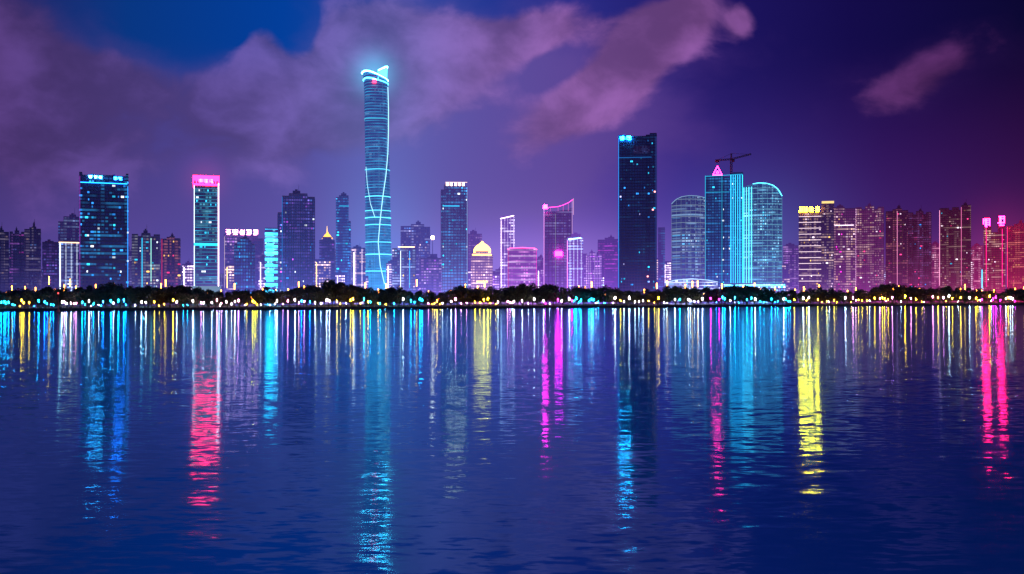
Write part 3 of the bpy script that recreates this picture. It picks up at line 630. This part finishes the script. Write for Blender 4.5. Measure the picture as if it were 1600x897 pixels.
# ---------- lamps ----------
M_pole=plain('lamp_pole_metal',(.06,.06,.07),.5,.2,1)
pm=MB(); pm.cone(0,0,0,.5,.35,.2,8); pm.bar((0,0,.5),(0,0,5.2),.12,6,.09); 
hm=MB(); hm.cone(0,0,5.2,7.0,.2,.27,6)
cm=MB(); cm.cone(0,0,7.0,7.3,.4,.1,6)
LS=210
cols={'cyan':((.004,.45,1),LS),'white':((1,.68,.8),LS*.9),'gold':((1,.30,.008),LS*1.3),'magenta':((1,.005,.4),LS*1.3),'blue':((.004,.18,1),LS*1.2),'pink':((1,.16,.4),LS),'yellow':((1,.42,.005),LS*1.6),'amber':((1,.3,.03),30)}
zones=[(0,30,['cyan']),(30,50,['gold']),(50,92,['cyan','cyan','blue']),(92,124,['white','pink']),(124,205,['cyan','blue','cyan','white']),(205,240,['cyan','white']),(240,250,['gold']),(250,300,['cyan','white','gold']),(300,350,['white','cyan','pink']),(350,388,['white','gold','pink']),(388,402,['yellow']),(402,440,['cyan','white']),(440,500,['white','blue','pink','gold']),(500,565,['white','gold','gold']),(565,612,['cyan','gold','white']),(612,665,['white','cyan','cyan']),(665,735,['gold','pink','white']),(735,775,['gold','yellow']),(775,845,['white','pink']),(845,895,['magenta','white']),(895,960,['cyan','white']),(960,1035,['gold','white']),(1035,1110,['white','cyan']),(1110,1130,['blue','magenta']),(1130,1235,['cyan','cyan','white']),(1235,1300,['gold','white']),(1300,1530,['white','pink','gold','gold']),(1530,1700,['magenta','white','gold'])]
def lampcol(px):
    for a,b_,c in zones:
        if a<=px<b_: return random.choice(c)
    return 'cyan'
hp={}
def lamp(px,off,sc=1,row=0,h0=None):
    c=lampcol(px) if row==0 else 'amber'; Y=sY(px)+off; wd_=(Y/1000)**.9
    root=empty('street_lamp',(X(px,Y),Y,GZ+.12)); root.scale=(sc*wd_,sc*wd_,sc*(h0 or wd_))
    if 'p' not in hp:
        a=pm.build('pole',M_pole); hp['p']=a.data; bpy.data.objects.remove(a)
        a=cm.build('cap',M_pole); hp['c']=a.data; bpy.data.objects.remove(a)
    if c not in hp:
        a=hm.build('lamp_head',em(cols[c][0],cols[c][1])); hp[c]=a.data; bpy.data.objects.remove(a)
    for nm,me in (('pole',hp['p']),('lamp_head',hp[c]),('cap',hp['c'])):
        o=bpy.data.objects.new(nm,me); col.objects.link(o); o.parent=root
    w='on the water edge promenade, ' if row==0 else 'on the street behind the trees, '
    tag(root,'small '+c+' lamp '+w+sec(px),'street lamp',c+' lamps '+w+sec(px))
random.seed(21)
px=2
while px<1600:
    lamp(px,random.uniform(1,7),random.choice([.45,.6,.8,1.0,1.2])*random.uniform(.9,1.1)); px+=random.choice([3,4,6,8,9,13])*random.uniform(.85,1.15)
px=10
while px<1600:
    lamp(px,random.uniform(122,150),random.uniform(1.1,1.7),1,random.uniform(1.2,2.6)); px+=random.uniform(7,22)

# red mast in the water at left
o=empty('channel_marker',(X(91,800),800,0)); tag(o,'thin red channel marker mast standing in the water at left','marker')
M_red=plain('red_paint',(.5,.03,.03),.5,.2,1)
mb=MB(); mb.bar((0,0,-1),(0,0,14),.22,8,.12); mb.build('mast',M_red,o)
mb=MB(); mb.cone(0,0,-.6,1.0,1.6,1.2,10); mb.cone(0,0,1.0,2.4,.9,.3,10); mb.build('float',M_red,o)
mb=MB(); mb.cone(0,0,14,14.8,.35,.25,8); mb.build('lantern',em((1,.05,.05),12),o)

# street glow: point lights added at street level to wash the facades with colour
def pl(px,off,z,c,e,r=3):
    Y=sY(px)+off; l=bpy.data.lights.new('added_street_glow','POINT'); l.color=c; l.energy=e; l.shadow_soft_size=r
    o=bpy.data.objects.new('added_street_glow',l); col.objects.link(o); o.location=(X(px,Y),Y,z)
for px,c in ((60,(.3,.5,1)),(220,(.2,.8,1)),(330,(1,.4,.6)),(430,(.1,.7,1)),(530,(.9,.6,.4)),(600,(.1,.8,1)),(700,(1,.6,.5)),(760,(1,.6,.2)),(870,(1,.2,.8)),(1000,(.4,.4,1)),(1090,(.3,.8,1)),(1190,(.1,.8,1)),(1290,(1,.7,.3)),(1400,(1,.5,.6)),(1480,(.6,1,.4)),(1560,(1,.15,.4))):
    pl(px,125,14,c,60000)

# ---------- world ----------
wd=bpy.data.worlds.new('World'); bpy.context.scene.world=wd; wd.use_nodes=True
nt=wd.node_tree; nt.nodes.clear(); k=NT(nt)
out=nt.nodes.new('ShaderNodeOutputWorld'); bg=nt.nodes.new('ShaderNodeBackground'); k.l.new(bg.outputs[0],out.inputs[0])
tc=k.n.new('ShaderNodeTexCoord'); dx,dy,dz=k.sep(tc.outputs['Generated'])[:3]
az=k.m('ARCTAN2',dx,dy); el=k.m('ARCSINE',k.m('ABSOLUTE',dz))
def ang(px,py):
    a=math.atan((px-800)/1600); return a, math.atan((HZ-py)/1600*math.cos(a))
def blob(px,py,rx,ry,rot=0):
    a0,e0=ang(px,py); p=k.m('SUBTRACT',az,a0); q=k.m('SUBTRACT',el,e0)
    if rot:
        c,s=math.cos(rot),math.sin(rot)
        p2=k.m('ADD',k.m('MULTIPLY',p,c),k.m('MULTIPLY',q,s)); q2=k.m('SUBTRACT',k.m('MULTIPLY',q,c),k.m('MULTIPLY',p,s)); p,q=p2,q2
    p=k.m('DIVIDE',p,rx/1600); q=k.m('DIVIDE',q,ry/1600)
    return k.m('EXPONENT',k.m('MULTIPLY',k.m('ADD',k.m('MULTIPLY',p,p),k.m('MULTIPLY',q,q)),-1))
A0=ang(0,463)[0]; A1=ang(1600,463)[0]
f=k.m('DIVIDE',k.m('SUBTRACT',az,A0),A1-A0,clamp=True)
R=lambda L:[(p/1600,C(*c)) for p,c in L]
topc=k.ramp(f,R([(0,(30,36,100)),(180,(8,54,130)),(420,(2,62,154)),(650,(30,62,154)),(900,(42,44,134)),(1120,(30,22,98)),(1350,(20,12,74)),(1600,(12,8,50))]))
lowc=k.ramp(f,R([(0,(50,46,110)),(300,(70,64,140)),(600,(82,88,176)),(850,(92,68,164)),(1100,(64,46,140)),(1400,(56,22,96)),(1600,(54,14,72))]))
base=k.mix(k.ss(el,.06,.24),lowc,topc)
hi=k.ss(el,.29,.6)
base=k.mix(hi,base,C(2,64,140))  # blue above the view, added to light water and facades
# clouds
nv=k.vm('MULTIPLY',tc.outputs['Generated'],(1,1,1.5))
warp=k.noise(nv,6,3).outputs['Color']
nv2=k.vm('ADD',nv,k.vm('SCALE',warp,None,.08))
n1=k.noise(nv2,10,7,.54).outputs[0]
def add(*a):
    r=a[0]
    for b_ in a[1:]: r=k.m('ADD',r,b_)
    return r
def mul(a,b_): return k.m('MULTIPLY',a,b_)
soft=add(mul(blob(60,160,220,200),.95),mul(blob(360,260,380,120),1.0),mul(blob(680,190,280,180),1.05),mul(blob(920,180,220,140,.3),.6),mul(blob(1460,120,150,60,.25),.6),mul(blob(290,40,150,60),-.6))
cs_=mul(k.ss(add(soft,mul(k.m('SUBTRACT',n1,.5),1.1)),.2,1.0),.85)
dens=add(mul(blob(40,100,120,190),.9),mul(blob(440,165,190,80),.95),mul(blob(405,80,32,52),.7),mul(blob(575,85,115,105),.95),mul(blob(720,100,130,80),.55),mul(blob(820,52,150,38,.2),.8),mul(blob(1000,80,105,56,.8),1.0),mul(blob(1075,28,64,46,.4),.7),mul(blob(890,175,130,50,.6),.85),mul(blob(250,240,260,70),.45),
 mul(blob(1440,125,120,44,.35),.72),mul(blob(1158,35,24,28),.6),mul(blob(180,120,90,44),.55),mul(blob(270,38,130,50),-.8),mul(blob(472,38,24,42),-.7),mul(blob(860,112,50,26,.5),-.5))
dd=add(dens,mul(k.m('SUBTRACT',n1,.5),1.5))
cl=mul(k.ss(dd,.33,.72),.72)
scol=k.ramp(f,R([(0,(68,52,114)),(300,(78,68,142)),(600,(98,90,170)),(900,(98,74,152)),(1100,(80,52,132)),(1350,(58,32,98)),(1600,(44,20,72))]))
clc=k.ramp(f,R([(0,(92,64,130)),(300,(102,82,156)),(600,(124,104,180)),(900,(152,100,170)),(1100,(152,96,168)),(1350,(104,56,118)),(1600,(84,38,92))]))
shade=k.m('MULTIPLY_ADD',k.ss(n1,.35,.68),.75,.5)
clc=k.vm('SCALE',clc,None,shade)
fade=k.m('SUBTRACT',1,k.m('MULTIPLY',hi,.85))
sky=k.mix(mul(cs_,fade),base,scol)
sky=k.mix(mul(cl,fade),sky,clc)
def glow(sky,b_,c,s): return k.vm('ADD',sky,k.vm('SCALE',k.comb(*c),None,mul(b_,s)))  # halos of lit towers and city glow painted into the sky colour
sky=glow(sky,blob(585,115,28,28),(.06,.55,.8),.65)
sky=glow(sky,blob(590,150,90,110),(.05,.3,.6),.10)
sky=glow(sky,blob(595,400,75,120),(.03,.35,.7),.26)
sky=glow(sky,blob(322,280,28,28),(1,.1,.3),.10)
sky=glow(sky,blob(850,410,200,60),(.6,.35,.9),.26)
sky=glow(sky,blob(1180,380,110,90),(.05,.3,.6),.14)
sky=glow(sky,blob(1480,430,200,50),(.8,.08,.5),.13)
sky=glow(sky,blob(1565,375,50,50),(1,.03,.2),.09)
hzb=k.m('EXPONENT',k.m('DIVIDE',el,-.04))
sky=glow(sky,mul(hzb,k.m('SUBTRACT',1.15,mul(f,.6))),C(124,96,200),.5)
k.put(bg.inputs[0],sky); bg.inputs[1].default_value=1.0

# ---------- camera ----------
cd=bpy.data.cameras.new('camera'); cam=bpy.data.objects.new('camera',cd); col.objects.link(cam)
cam.location=(0,0,CAMH); cam.rotation_euler=(math.radians(90),0,0); cd.sensor_width=36; cd.lens=36; cd.shift_y=14.5/1600; cd.clip_end=20000; cd.clip_start=.5
sc_=bpy.context.scene; sc_.camera=cam
sc_.view_settings.view_transform='Standard'; sc_.view_settings.look='None'; sc_.view_settings.exposure=0
